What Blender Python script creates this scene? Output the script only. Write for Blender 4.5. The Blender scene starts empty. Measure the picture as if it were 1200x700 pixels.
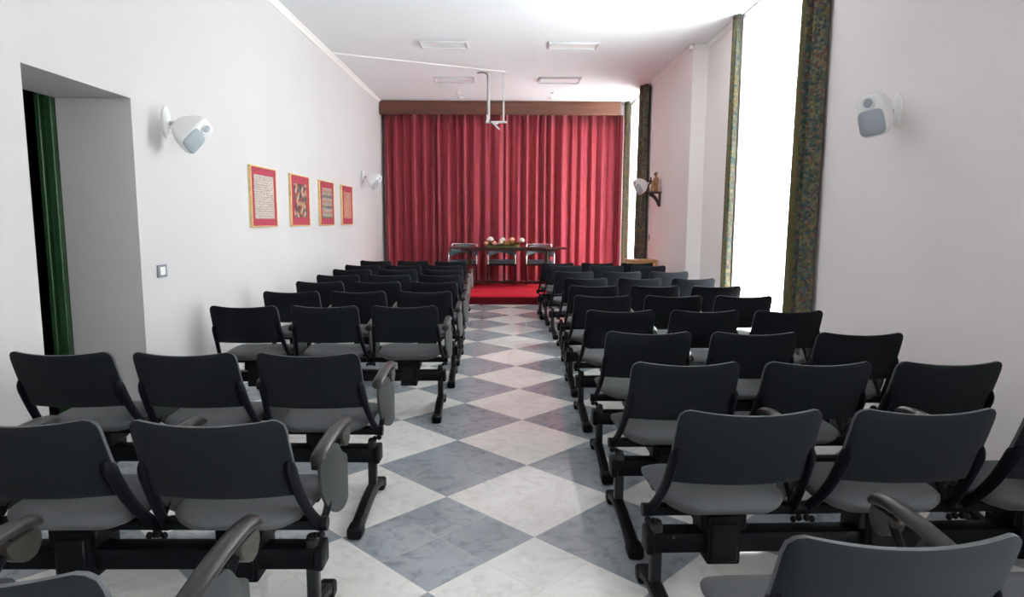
import bpy, bmesh, math, random
from mathutils import Vector, Matrix

# ------------------------------------------------------------------ camera, sky, exposure
C = bpy.context.scene.collection
SC = bpy.context.scene
PI = math.pi
EYE = 1.392
F_PX, PITCH, YAW, ROLL = 756.97, 0.11964, 0.009142, 0.004505

def pixel_ray(px, py):
    u, v = px - 600.0, py - 350.0
    cr, sr = math.cos(ROLL), math.sin(ROLL)
    u, v = cr*u + sr*v, -sr*u + cr*v
    x, yf, zf = u/F_PX, 1.0, -v/F_PX
    cp, sp = math.cos(PITCH), math.sin(PITCH)
    y, z = cp*yf + sp*zf, -sp*yf + cp*zf
    cy, sy = math.cos(YAW), math.sin(YAW)
    return Vector((cy*x + sy*y, -sy*x + cy*y, z))

cam_data = bpy.data.cameras.new('camera')
cam_data.sensor_width = 36.0
cam_data.lens = F_PX/1200.0*36.0
cam_data.clip_start = 0.05
cam = bpy.data.objects.new('camera', cam_data)
C.objects.link(cam)
fw = pixel_ray(600, 350).normalized()
rt = (pixel_ray(601, 350) - pixel_ray(599, 350)).normalized()
up = rt.cross(fw)
m = Matrix((rt, up, -fw)).transposed().to_4x4()
m.translation = (0, 0, EYE)
cam.matrix_world = m
SC.camera = cam

SKY_STRENGTH = 31.0
world = bpy.data.worlds.new('overcast_sky')
SC.world = world
world.use_nodes = True
wn = world.node_tree.nodes
wn['Background'].inputs[0].default_value = (0.96, 0.98, 1.0, 1)
wn['Background'].inputs[1].default_value = SKY_STRENGTH

SC.view_settings.view_transform = 'Standard'
SC.view_settings.look = 'None'
SC.view_settings.exposure = 0.0
SC.view_settings.gamma = 1.0
SC.view_settings.use_curve_mapping = False
SC.cycles.max_bounces = 14
SC.cycles.diffuse_bounces = 8
SC.cycles.glossy_bounces = 4
SC.cycles.transmission_bounces = 8
SC.cycles.transparent_max_bounces = 12
SC.cycles.caustics_reflective = False
SC.cycles.caustics_refractive = False

# room numbers
XL, XR1, XR2, YJ = -2.5, 2.67, 2.47, 8.87      # left wall, near right wall, far right wall, step between
YB, YF, ZC = 13.42, -2.6, 3.72
PLAT_Z, PLAT_Y = 0.15, 10.72
WIN = {'near': (5.85, 7.58, XR1), 'far': (11.86, 13.12, XR2), 'rear': (-1.0, 0.5, XR1)}  # rear window is unseen, placed so the front rows get side light

for k, (y0, y1, xw) in WIN.items():            # sky portals in the window openings
    l = bpy.data.lights.new('daylight_portal', 'AREA')
    l.shape = 'RECTANGLE'; l.size = y1 - y0; l.size_y = 3.5
    l.cycles.is_portal = True
    o = bpy.data.objects.new('daylight_portal', l); C.objects.link(o)
    o.location = (xw + 0.275, (y0+y1)/2, 1.77)
    o.rotation_euler = (PI/2, 0, PI/2)         # emits towards -X

# ------------------------------------------------------------------ materials
def mat(name, col, rough=0.6, metal=0.0, spec=0.5, sheen=0.0, noise=None, bump=None, coat=0.0):
    mt = bpy.data.materials.new(name); mt.use_nodes = True
    nt = mt.node_tree; b = nt.nodes['Principled BSDF']
    b.inputs['Base Color'].default_value = (*col, 1)
    b.inputs['Roughness'].default_value = rough
    b.inputs['Metallic'].default_value = metal
    b.inputs['Specular IOR Level'].default_value = spec
    b.inputs['Sheen Weight'].default_value = sheen
    b.inputs['Coat Weight'].default_value = coat
    tc = nt.nodes.new('ShaderNodeTexCoord')
    if noise:
        sc, amt = noise
        n = nt.nodes.new('ShaderNodeTexNoise'); n.inputs['Scale'].default_value = sc; n.inputs['Detail'].default_value = 5
        r = nt.nodes.new('ShaderNodeValToRGB')
        r.color_ramp.elements[0].position = 0.3; r.color_ramp.elements[1].position = 0.7
        r.color_ramp.elements[0].color = (*[c*(1-amt) for c in col], 1)
        r.color_ramp.elements[1].color = (*[min(1, c*(1+amt)) for c in col], 1)
        nt.links.new(tc.outputs['Object'], n.inputs['Vector'])
        nt.links.new(n.outputs['Fac'], r.inputs['Fac'])
        nt.links.new(r.outputs['Color'], b.inputs['Base Color'])
    if bump:
        sc, st, dist = bump
        n = nt.nodes.new('ShaderNodeTexNoise'); n.inputs['Scale'].default_value = sc; n.inputs['Detail'].default_value = 3
        bp = nt.nodes.new('ShaderNodeBump'); bp.inputs['Strength'].default_value = st; bp.inputs['Distance'].default_value = dist
        nt.links.new(tc.outputs['Object'], n.inputs['Vector'])
        nt.links.new(n.outputs['Fac'], bp.inputs['Height'])
        nt.links.new(bp.outputs['Normal'], b.inputs['Normal'])
    return mt

M = {}
M['wall_l'] = mat('wall_paint_dimmed_for_windows', (0.59, 0.57, 0.575), 0.9, spec=0.2, noise=(1.3, 0.015), bump=(60, 0.08, 0.002))  # left wall colour darkened to offset the strong window light
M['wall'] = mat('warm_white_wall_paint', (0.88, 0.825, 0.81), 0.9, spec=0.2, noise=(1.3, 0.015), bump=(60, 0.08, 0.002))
M['ceiling'] = mat('ceiling_paint', (0.80, 0.81, 0.83), 0.9, spec=0.2, noise=(1.0, 0.01))
M['trim'] = mat('trim_paint', (0.85, 0.83, 0.81), 0.6)
M['back_fabric'] = mat('charcoal_upholstery', (0.0085, 0.0098, 0.0130), 0.8, spec=0.12, sheen=0.03, noise=(160, 0.15), bump=(420, 0.15, 0.001))
M['seat_fabric'] = mat('grey_upholstery', (0.078, 0.080, 0.086), 0.9, spec=0.2, sheen=0.06, noise=(200, 0.12), bump=(420, 0.15, 0.001))
M['black_metal'] = mat('black_painted_steel', (0.0035, 0.0035, 0.005), 0.42, spec=0.12, noise=(40, 0.1))
M['grey_metal'] = mat('dark_grey_painted_steel', (0.014, 0.015, 0.017), 0.4, spec=0.25, noise=(40, 0.1))
M['black_plastic'] = mat('black_plastic', (0.003, 0.0035, 0.006), 0.5, spec=0.10, noise=(60, 0.1))
M['arm_plastic'] = mat('grey_soft_plastic', (0.022, 0.020, 0.020), 0.34, spec=0.4, noise=(60, 0.1))
M['hinge_metal'] = mat('brown_grey_hinge_plate', (0.042, 0.037, 0.032), 0.45, metal=0.2, noise=(60, 0.1))
M['tablet'] = mat('grey_laminate', (0.033, 0.035, 0.037), 0.45, spec=0.5, noise=(80, 0.08))
M['white_plastic'] = mat('white_plastic', (0.82, 0.82, 0.81), 0.4, noise=(20, 0.01))
M['grille'] = mat('grey_speaker_grille', (0.36, 0.40, 0.44), 0.6, bump=(300, 0.3, 0.002), noise=(300, 0.1))
M['chrome'] = mat('chrome_tube', (0.75, 0.76, 0.78), 0.18, metal=1.0, noise=(30, 0.03))
M['steel'] = mat('white_steel', (0.72, 0.73, 0.74), 0.4, metal=0.2, noise=(30, 0.03))
M['cable'] = mat('grey_cable', (0.22, 0.22, 0.23), 0.6, noise=(40, 0.1))
M['gold'] = mat('gilt_wood', (0.80, 0.55, 0.24), 0.35, metal=0.35, noise=(30, 0.15))
M['green'] = mat('dark_green_gloss_paint', (0.022, 0.075, 0.026), 0.4, noise=(8, 0.15))
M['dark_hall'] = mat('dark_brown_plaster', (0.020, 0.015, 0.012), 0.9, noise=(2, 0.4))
M['carpet'] = mat('red_carpet', (0.50, 0.018, 0.035), 0.95, spec=0.08, sheen=0.0, noise=(30, 0.12), bump=(250, 0.4, 0.003))
M['riser'] = mat('dark_red_riser_cloth', (0.085, 0.005, 0.009), 0.9, spec=0.1, noise=(30, 0.15))
M['leather'] = mat('slate_leather', (0.10, 0.14, 0.165), 0.5, noise=(30, 0.15), bump=(150, 0.15, 0.001))
M['switch_frame'] = mat('blue_grey_switch_frame', (0.24, 0.26, 0.32), 0.35, metal=0.3, noise=(30, 0.05))
M['statue_wood'] = mat('gilded_carved_wood', (0.32, 0.17, 0.06), 0.5, noise=(25, 0.5), bump=(60, 0.4, 0.004))
M['statue_dark'] = mat('dark_carved_wood', (0.05, 0.035, 0.03), 0.55, noise=(25, 0.4))
M['skin_wood'] = mat('brown_carved_wood', (0.16, 0.08, 0.05), 0.5, noise=(25, 0.3))
M['rose_white'] = mat('white_rose_petals', (0.85, 0.82, 0.72), 0.7, noise=(40, 0.08))
M['rose_peach'] = mat('peach_rose_petals', (0.85, 0.45, 0.30), 0.7, noise=(40, 0.15))
M['rose_pink'] = mat('pale_pink_rose_petals', (0.85, 0.62, 0.56), 0.7, noise=(40, 0.12))
M['leaf'] = mat('green_leaves', (0.12, 0.17, 0.05), 0.6, noise=(20, 0.4))
M['leaf_yellow'] = mat('yellow_green_sprays', (0.55, 0.42, 0.10), 0.6, noise=(20, 0.4))
M['lamp_panel'] = mat('opal_lamp_panel', (0.90, 0.92, 0.93), 0.35, noise=(20, 0.01))
M['lamp_frame'] = mat('grey_lamp_frame', (0.60, 0.61, 0.63), 0.45, noise=(20, 0.02))

def wood(name, a, b_, scale, axis, rough=0.45):
    mt = bpy.data.materials.new(name); mt.use_nodes = True
    nt = mt.node_tree; b = nt.nodes['Principled BSDF']; b.inputs['Roughness'].default_value = rough
    tc = nt.nodes.new('ShaderNodeTexCoord'); mp = nt.nodes.new('ShaderNodeMapping')
    s = [14, 14, 14]; s[axis] = 1.0
    mp.inputs['Scale'].default_value = [v*scale for v in s]
    n = nt.nodes.new('ShaderNodeTexNoise'); n.inputs['Scale'].default_value = 1.5; n.inputs['Detail'].default_value = 7
    n.inputs['Distortion'].default_value = 0.6
    r = nt.nodes.new('ShaderNodeValToRGB')
    r.color_ramp.elements[0].position = 0.32; r.color_ramp.elements[1].position = 0.7
    r.color_ramp.elements[0].color = (*a, 1); r.color_ramp.elements[1].color = (*b_, 1)
    L = nt.links
    L.new(tc.outputs['Object'], mp.inputs['Vector']); L.new(mp.outputs['Vector'], n.inputs['Vector'])
    L.new(n.outputs['Fac'], r.inputs['Fac']); L.new(r.outputs['Color'], b.inputs['Base Color'])
    return mt
M['pelmet'] = wood('brown_pelmet_wood', (0.095, 0.034, 0.02), (0.17, 0.062, 0.036), 1.0, 0)
M['mahogany'] = wood('dark_red_table_wood', (0.035, 0.009, 0.008), (0.07, 0.018, 0.014), 1.2, 0, 0.25)
M['oak'] = wood('orange_wood', (0.46, 0.22, 0.09), (0.60, 0.32, 0.14), 1.5, 0, 0.4)

def floor_material():
    mt = bpy.data.materials.new('marble_checker'); mt.use_nodes = True
    nt = mt.node_tree; N = nt.nodes; L = nt.links; b = N['Principled BSDF']
    tc = N.new('ShaderNodeTexCoord')
    sep = N.new('ShaderNodeSeparateXYZ')
    def math_(op, a, b_=None, c=None):
        n = N.new('ShaderNodeMath'); n.operation = op
        for i, v in enumerate((a, b_, c)):
            if v is None: continue
            if isinstance(v, (int, float)): n.inputs[i].default_value = v
            else: L.new(v, n.inputs[i])
        return n.outputs[0]
    L.new(tc.outputs['Object'], sep.inputs[0])
    D, ox, oy, th = 0.8485, 0.12947, 2.71602, 0.007634
    x = math_('SUBTRACT', sep.outputs[0], ox); y = math_('SUBTRACT', sep.outputs[1], oy)
    c, s_ = math.cos(th)/D, math.sin(th)/D
    u = math_('ADD', math_('MULTIPLY', x, c), math_('MULTIPLY', y, s_))
    v = math_('SUBTRACT', math_('MULTIPLY', y, c), math_('MULTIPLY', x, s_))
    s = math_('ADD', u, v); t = math_('SUBTRACT', u, v)
    par = math_('ADD', math_('FLOOR', s), math_('FLOOR', t))
    dark = math_('LESS_THAN', math_('FLOORED_MODULO', par, 2.0), 0.5)
    s2, t2 = math_('MULTIPLY', s, 2.0), math_('MULTIPLY', t, 2.0)
    def edge(w):
        f = math_('FRACT', w)
        return math_('MINIMUM', f, math_('SUBTRACT', 1.0, f))
    grout = math_('LESS_THAN', math_('MINIMUM', edge(s2), edge(t2)), 0.0055)
    comb = N.new('ShaderNodeCombineXYZ')
    L.new(math_('FLOOR', s2), comb.inputs[0]); L.new(math_('FLOOR', t2), comb.inputs[1])
    wnz = N.new('ShaderNodeTexWhiteNoise'); L.new(comb.outputs[0], wnz.inputs['Vector'])
    # each slab carries its own piece of veined marble
    off = N.new('ShaderNodeVectorMath'); off.operation = 'MULTIPLY_ADD'
    L.new(wnz.outputs['Color'], off.inputs[0]); off.inputs[1].default_value = (9, 9, 9); L.new(tc.outputs['Object'], off.inputs[2])
    n1 = N.new('ShaderNodeTexNoise'); n1.inputs['Scale'].default_value = 3.2; n1.inputs['Detail'].default_value = 9; n1.inputs['Roughness'].default_value = 0.62; n1.inputs['Distortion'].default_value = 1.6
    L.new(off.outputs[0], n1.inputs['Vector'])
    vein = math_('SUBTRACT', 1.0, math_('MINIMUM', math_('MULTIPLY', math_('ABSOLUTE', math_('SUBTRACT', n1.outputs['Fac'], 0.5)), 14.0), 1.0))
    n2 = N.new('ShaderNodeTexNoise'); n2.inputs['Scale'].default_value = 2.0; n2.inputs['Detail'].default_value = 6
    L.new(off.outputs[0], n2.inputs['Vector'])
    n3 = N.new('ShaderNodeTexNoise'); n3.inputs['Scale'].default_value = 18.0; n3.inputs['Detail'].default_value = 6
    L.new(off.outputs[0], n3.inputs['Vector'])
    def mix(f, a, b_):
        n = N.new('ShaderNodeMix'); n.data_type = 'RGBA'
        for k, w in ((0, f), (6, a), (7, b_)):
            if isinstance(w, (int, float)): n.inputs[k].default_value = w
            elif isinstance(w, tuple): n.inputs[k].default_value = (*w, 1)
            else: L.new(w, n.inputs[k])
        return n.outputs[2]
    def ramp(f, p0, p1):
        n = N.new('ShaderNodeMapRange'); n.inputs[1].default_value = p0; n.inputs[2].default_value = p1
        L.new(f, n.inputs[0]); return n.outputs[0]
    white = mix(ramp(n2.outputs['Fac'], 0.3, 0.7), (0.76, 0.735, 0.71), (0.86, 0.84, 0.815))
    white = mix(math_('MULTIPLY', vein, math_('MULTIPLY', ramp(n3.outputs['Fac'], 0.35, 0.65), 0.45)), white, (0.48, 0.46, 0.44))
    grey = mix(ramp(n2.outputs['Fac'], 0.3, 0.7), (0.28, 0.305, 0.335), (0.39, 0.42, 0.455))
    grey = mix(math_('MULTIPLY', wnz.outputs['Value'], 0.35), grey, (0.40, 0.425, 0.45))
    grey = mix(math_('MULTIPLY', vein, math_('MULTIPLY', ramp(n3.outputs['Fac'], 0.4, 0.65), 0.6)), grey, (0.11, 0.125, 0.14))
    col = mix(dark, white, grey)
    groutcol = mix(dark, (0.60, 0.57, 0.53), (0.46, 0.485, 0.50))
    col = mix(math_('MULTIPLY', grout, 0.7), col, groutcol)
    L.new(col, b.inputs['Base Color'])
    L.new(ramp(n3.outputs['Fac'], 0.0, 3.0), b.inputs['Roughness'])
    rr = N.new('ShaderNodeMapRange'); rr.inputs[3].default_value = 0.05; rr.inputs[4].default_value = 0.11
    L.new(n3.outputs['Fac'], rr.inputs[0]); L.new(rr.outputs[0], b.inputs['Roughness'])
    b.inputs['Specular IOR Level'].default_value = 0.8
    return mt
M['floor'] = floor_material()

def red_curtain_material():
    mt = mat('crimson_stage_cloth', (0.29, 0.030, 0.045), 0.75, spec=0.3, sheen=0.5, noise=(6, 0.10), bump=(300, 0.1, 0.001))
    mt.node_tree.nodes['Principled BSDF'].inputs['Sheen Tint'].default_value = (1, 0.55, 0.6, 1)
    return mt
M['red_cloth'] = red_curtain_material()

def sheer_material():
    mt = bpy.data.materials.new('white_sheer_voile'); mt.use_nodes = True
    nt = mt.node_tree; N = nt.nodes; L = nt.links
    for n in list(N):
        if n.type != 'OUTPUT_MATERIAL': N.remove(n)
    out = [n for n in N if n.type == 'OUTPUT_MATERIAL'][0]
    tl = N.new('ShaderNodeBsdfTranslucent'); tl.inputs[0].default_value = (0.92, 0.93, 0.93, 1)
    df = N.new('ShaderNodeBsdfDiffuse'); df.inputs[0].default_value = (0.88, 0.88, 0.88, 1)
    tr = N.new('ShaderNodeBsdfTransparent')
    m1 = N.new('ShaderNodeMixShader'); m1.inputs[0].default_value = 0.4
    m2 = N.new('ShaderNodeMixShader')
    w = N.new('ShaderNodeTexNoise'); w.inputs['Scale'].default_value = 40
    mr = N.new('ShaderNodeMapRange'); mr.inputs[3].default_value = 0.35; mr.inputs[4].default_value = 0.45
    tc = N.new('ShaderNodeTexCoord'); L.new(tc.outputs['Object'], w.inputs['Vector'])
    L.new(w.outputs['Fac'], mr.inputs[0]); L.new(mr.outputs[0], m2.inputs[0])
    L.new(tl.outputs[0], m1.inputs[1]); L.new(df.outputs[0], m1.inputs[2])
    L.new(m1.outputs[0], m2.inputs[1]); L.new(tr.outputs[0], m2.inputs[2])
    L.new(m2.outputs[0], out.inputs['Surface'])
    return mt
M['sheer'] = sheer_material()

def glass_material():
    mt = bpy.data.materials.new('window_glass'); mt.use_nodes = True
    nt = mt.node_tree; N = nt.nodes; L = nt.links
    for n in list(N):
        if n.type != 'OUTPUT_MATERIAL': N.remove(n)
    out = [n for n in N if n.type == 'OUTPUT_MATERIAL'][0]
    tr = N.new('ShaderNodeBsdfTransparent'); tr.inputs[0].default_value = (0.96, 0.98, 0.97, 1)
    gl = N.new('ShaderNodeBsdfGlossy'); gl.inputs['Roughness'].default_value = 0.02
    mx = N.new('ShaderNodeMixShader'); mx.inputs[0].default_value = 0.06
    L.new(tr.outputs[0], mx.inputs[1]); L.new(gl.outputs[0], mx.inputs[2]); L.new(mx.outputs[0], out.inputs['Surface'])
    return mt
M['glass'] = glass_material()

def tapestry_material():
    mt = bpy.data.materials.new('floral_tapestry'); mt.use_nodes = True
    nt = mt.node_tree; N = nt.nodes; L = nt.links; b = N['Principled BSDF']; b.inputs['Roughness'].default_value = 0.85
    tc = N.new('ShaderNodeTexCoord')
    v = N.new('ShaderNodeTexVoronoi'); v.inputs['Scale'].default_value = 44
    n = N.new('ShaderNodeTexNoise'); n.inputs['Scale'].default_value = 14; n.inputs['Detail'].default_value = 5
    ad = N.new('ShaderNodeMixRGB'); ad.inputs[0].default_value = 0.35
    L.new(tc.outputs['Object'], v.inputs['Vector']); L.new(tc.outputs['Object'], n.inputs['Vector'])
    sp = N.new('ShaderNodeSeparateColor'); L.new(v.outputs['Color'], sp.inputs[0])
    r = N.new('ShaderNodeValToRGB'); r.color_ramp.interpolation = 'CONSTANT'
    cols = [(0.0, (0.045, 0.095, 0.085)), (0.22, (0.16, 0.13, 0.04)), (0.38, (0.08, 0.135, 0.145)), (0.52, (0.17, 0.05, 0.05)), (0.64, (0.23, 0.21, 0.12)), (0.78, (0.025, 0.045, 0.055)), (0.90, (0.30, 0.17, 0.12))]
    while len(r.color_ramp.elements) < len(cols): r.color_ramp.elements.new(0.5)
    for e, (p, c) in zip(r.color_ramp.elements, cols):
        e.position = p; e.color = (*c, 1)
    L.new(sp.outputs[0], r.inputs['Fac'])
    r2 = N.new('ShaderNodeValToRGB')
    r2.color_ramp.elements[0].position = 0.4; r2.color_ramp.elements[1].position = 0.62
    r2.color_ramp.elements[0].color = (0.07, 0.11, 0.11, 1); r2.color_ramp.elements[1].color = (0.20, 0.16, 0.08, 1)
    L.new(n.outputs['Fac'], r2.inputs['Fac'])
    L.new(r.outputs['Color'], ad.inputs[1]); L.new(r2.outputs['Color'], ad.inputs[2])
    # narrow olive-yellow bands woven down the length of the cloth
    sy = N.new('ShaderNodeSeparateXYZ'); L.new(tc.outputs['Object'], sy.inputs[0])
    dv = N.new('ShaderNodeMath'); dv.operation = 'DIVIDE'; dv.inputs[1].default_value = 0.17; L.new(sy.outputs[1], dv.inputs[0])
    fr = N.new('ShaderNodeMath'); fr.operation = 'FRACT'; L.new(dv.outputs[0], fr.inputs[0])
    lt = N.new('ShaderNodeMath'); lt.operation = 'LESS_THAN'; lt.inputs[1].default_value = 0.16; L.new(fr.outputs[0], lt.inputs[0])
    hf = N.new('ShaderNodeMath'); hf.operation = 'MULTIPLY'; hf.inputs[1].default_value = 0.7; L.new(lt.outputs[0], hf.inputs[0])
    bd = N.new('ShaderNodeMixRGB'); bd.inputs[2].default_value = (0.25, 0.21, 0.07, 1)
    L.new(hf.outputs[0], bd.inputs[0]); L.new(ad.outputs[0], bd.inputs[1]); ad = bd
    L.new(ad.outputs[0], b.inputs['Base Color'])
    # woven cloth lets a little daylight through
    tl = N.new('ShaderNodeBsdfTranslucent'); L.new(ad.outputs[0], tl.inputs[0])
    mx = N.new('ShaderNodeMixShader'); mx.inputs[0].default_value = 0.28
    out = [q for q in N if q.type == 'OUTPUT_MATERIAL'][0]
    L.new(b.outputs[0], mx.inputs[1]); L.new(tl.outputs[0], mx.inputs[2]); L.new(mx.outputs[0], out.inputs['Surface'])
    return mt
M['tapestry'] = tapestry_material()

def textile_material(name, kind):
    mt = bpy.data.materials.new(name); mt.use_nodes = True
    nt = mt.node_tree; N = nt.nodes; L = nt.links; b = N['Principled BSDF']; b.inputs['Roughness'].default_value = 0.8
    tc = N.new('ShaderNodeTexCoord'); mp = N.new('ShaderNodeMapping')
    L.new(tc.outputs['Object'], mp.inputs['Vector'])
    r = N.new('ShaderNodeValToRGB'); r.color_ramp.interpolation = 'CONSTANT'
    def setcols(cols):
        while len(r.color_ramp.elements) < len(cols): r.color_ramp.elements.new(0.5)
        for e, (p, c) in zip(r.color_ramp.elements, cols): e.position = p; e.color = (*c, 1)
    if kind == 'meander':
        w = N.new('ShaderNodeTexWave'); w.inputs['Scale'].default_value = 13; w.inputs['Distortion'].default_value = 7
        w.inputs['Detail'].default_value = 1; w.inputs['Detail Scale'].default_value = 4
        w.bands_direction = 'Z'
        L.new(mp.outputs[0], w.inputs['Vector']); L.new(w.outputs['Fac'], r.inputs['Fac'])
        setcols([(0, (0.30, 0.24, 0.22)), (0.38, (0.46, 0.38, 0.33)), (0.7, (0.56, 0.50, 0.44))])
    elif kind == 'diamonds':
        mp.inputs['Rotation'].default_value = (PI/4, 0, 0); mp.inputs['Scale'].default_value = (1, 19, 19)
        v = N.new('ShaderNodeTexVoronoi'); v.distance = 'CHEBYCHEV'; v.inputs['Scale'].default_value = 1.0; v.inputs['Randomness'].default_value = 0.25
        sp = N.new('ShaderNodeSeparateColor')
        L.new(mp.outputs[0], v.inputs['Vector']); L.new(v.outputs['Color'], sp.inputs[0]); L.new(sp.outputs[0], r.inputs['Fac'])
        setcols([(0, (0.07, 0.04, 0.045)), (0.3, (0.42, 0.24, 0.12)), (0.5, (0.26, 0.05, 0.05)), (0.68, (0.10, 0.10, 0.09)), (0.84, (0.42, 0.34, 0.26))])
    elif kind == 'bands':
        sx = N.new('ShaderNodeSeparateXYZ'); L.new(mp.outputs[0], sx.inputs[0])
        n = N.new('ShaderNodeTexNoise'); n.inputs['Scale'].default_value = 40; L.new(mp.outputs[0], n.inputs['Vector'])
        a = N.new('ShaderNodeMath'); a.operation = 'MULTIPLY_ADD'; a.inputs[1].default_value = 7.0
        L.new(sx.outputs[2], a.inputs[0]); L.new(n.outputs['Fac'], a.inputs[2])
        f = N.new('ShaderNodeMath'); f.operation = 'FRACT'; L.new(a.outputs[0], f.inputs[0]); L.new(f.outputs[0], r.inputs['Fac'])
        setcols([(0, (0.10, 0.09, 0.09)), (0.25, (0.40, 0.30, 0.22)), (0.45, (0.20, 0.22, 0.22)), (0.62, (0.48, 0.16, 0.10)), (0.78, (0.36, 0.33, 0.30))])
    else:
        v = N.new('ShaderNodeTexVoronoi'); v.inputs['Scale'].default_value = 30
        L.new(mp.outputs[0], v.inputs['Vector']); L.new(v.outputs['Distance'], r.inputs['Fac'])
        setcols([(0, (0.52, 0.20, 0.12)), (0.35, (0.46, 0.26, 0.18)), (0.6, (0.40, 0.12, 0.11))])
    L.new(r.outputs['Color'], b.inputs['Base Color'])
    return mt
M['mount_red'] = mat('crimson_mount_cloth', (0.37, 0.035, 0.065), 0.8, noise=(30, 0.08))
for k in ('meander', 'diamonds', 'bands', 'lattice'):
    M['textile_'+k] = textile_material('woven_'+k, k)

# ------------------------------------------------------------------ mesh helpers
def add_box(bm, x0, x1, y0, y1, z0, z1, bev=0.0, seg=2, mtx=None):
    t = bmesh.new()
    bmesh.ops.create_cube(t, size=1.0)
    for v in t.verts:
        v.co = Vector(((x0+x1)/2 + v.co.x*(x1-x0), (y0+y1)/2 + v.co.y*(y1-y0), (z0+z1)/2 + v.co.z*(z1-z0)))
    if bev > 0:
        bmesh.ops.bevel(t, geom=list(t.edges), offset=bev, segments=seg, affect='EDGES', profile=0.5)
    merge(bm, t, mtx)

def merge(bm, t, mtx=None):
    if mtx is not None: bmesh.ops.transform(t, matrix=mtx, verts=t.verts)
    me = bpy.data.meshes.new('tmp'); t.to_mesh(me); t.free()
    bm.from_mesh(me); bpy.data.meshes.remove(me)

def add_loft(bm, rings, cap=True):
    R = [[bm.verts.new(p) for p in ring] for ring in rings]
    n = len(R[0])
    for a, b in zip(R, R[1:]):
        for i in range(n):
            bm.faces.new((a[i], a[(i+1) % n], b[(i+1) % n], b[i]))
    if cap:
        bm.faces.new(list(reversed(R[0]))); bm.faces.new(R[-1])

def add_tube(bm, pts, rad, n=10, cap=True, flat=None):
    """a bar along pts; rad is one radius or a list; flat=(a,b) stretches the section across/up"""
    pts = [Vector(p) for p in pts]
    rings = []
    ref = None
    for i, p in enumerate(pts):
        d = (pts[min(i+1, len(pts)-1)] - pts[max(i-1, 0)]).normalized()
        if ref is None:
            ref = Vector((1, 0, 0)) if abs(d.x) < 0.9 else Vector((0, 1, 0))
        a = (ref - d*ref.dot(d)).normalized(); b = d.cross(a)
        ref = a
        r = rad[i] if isinstance(rad, (list, tuple)) else rad
        fa, fb = flat if flat else (1, 1)
        rings.append([p + a*(math.cos(2*PI*k/n)*r*fa) + b*(math.sin(2*PI*k/n)*r*fb) for k in range(n)])
    add_loft(bm, rings, cap)

def smooth_path(pts, k=5):
    """Catmull-Rom through the points"""
    P = [Vector(p) for p in pts]; P = [P[0]*2-P[1]] + P + [P[-1]*2-P[-2]]
    out = []
    for i in range(1, len(P)-2):
        for j in range(k):
            t = j/k
            a, b, c, d = P[i-1], P[i], P[i+1], P[i+2]
            out.append(0.5*((2*b) + (c-a)*t + (2*a-5*b+4*c-d)*t*t + (3*b-a-3*c+d)*t**3))
    out.append(P[-2])
    return out

def add_prism(bm, poly, axis, a, b, bev=0.0, seg=2, mtx=None):
    """outline poly (2-D) pulled from a to b along axis"""
    t = bmesh.new()
    def P(q, w):
        if axis == 0: return (w, q[0], q[1])
        if axis == 1: return (q[0], w, q[1])
        return (q[0], q[1], w)
    add_loft(t, [[P(q, a) for q in poly], [P(q, b) for q in poly]])
    bmesh.ops.recalc_face_normals(t, faces=t.faces)
    if bev > 0:
        ed = [e for e in t.edges if len({round(v.co[axis], 5) for v in e.verts}) == 1]
        bmesh.ops.bevel(t, geom=ed, offset=bev, segments=seg, affect='EDGES', profile=0.5)
    merge(bm, t, mtx)

def round_poly(poly, r, n=4):
    out = []
    for i, p in enumerate(poly):
        p = Vector(p); a = Vector(poly[i-1]); b = Vector(poly[(i+1) % len(poly)])
        rr = min(r, (a-p).length*0.45, (b-p).length*0.45)
        s, e = p + (a-p).normalized()*rr, p + (b-p).normalized()*rr
        for k in range(n+1):
            t = k/n
            out.append(tuple(s*(1-t)**2 + p*2*t*(1-t) + e*t*t))
    return out

def add_ball(bm, c, rx, ry, rz, seg=14, rings=9, mtx=None):
    t = bmesh.new(); bmesh.ops.create_uvsphere(t, u_segments=seg, v_segments=rings, radius=1.0)
    for v in t.verts: v.co = Vector((c[0]+v.co.x*rx, c[1]+v.co.y*ry, c[2]+v.co.z*rz))
    merge(bm, t, mtx)

def add_disc(bm, c, axis, r, h, n=20, bev=0.0):
    poly = [(c[(axis+1) % 3]+0, 0)]
    pts = []
    for k in range(n):
        a = 2*PI*k/n
        pts.append((math.cos(a)*r, math.sin(a)*r))
    t = bmesh.new()
    rings = []
    for w, s in ((-h/2, r-bev), (-h/2+bev, r), (h/2-bev, r), (h/2, r-bev)) if bev else ((-h/2, r), (h/2, r)):
        ring = []
        for k in range(n):
            a = 2*PI*k/n
            q = [0, 0, 0]; q[axis] = w; q[(axis+1) % 3] = math.cos(a)*s; q[(axis+2) % 3] = math.sin(a)*s
            ring.append(Vector(c) + Vector(q))
        rings.append(ring)
    add_loft(t, rings)
    merge(bm, t)

def mesh_of(bm, name, smooth=True, angle=40):
    bmesh.ops.recalc_face_normals(bm, faces=bm.faces)
    me = bpy.data.meshes.new(name); bm.to_mesh(me); bm.free()
    if smooth:
        me.polygons.foreach_set('use_smooth', [True]*len(me.polygons))
        me.set_sharp_from_angle(angle=math.radians(angle))
    return me

def link(name, me, m=None, parent=None, loc=None):
    o = bpy.data.objects.new(name, me); C.objects.link(o)
    if m is not None and not me.materials: me.materials.append(m)
    if parent is not None: o.parent = parent
    if loc is not None: o.location = loc
    return o

def obj(name, bm, m, parent=None, loc=None, smooth=True, angle=40):
    return link(name, mesh_of(bm, name, smooth, angle), m, parent, loc)

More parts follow.
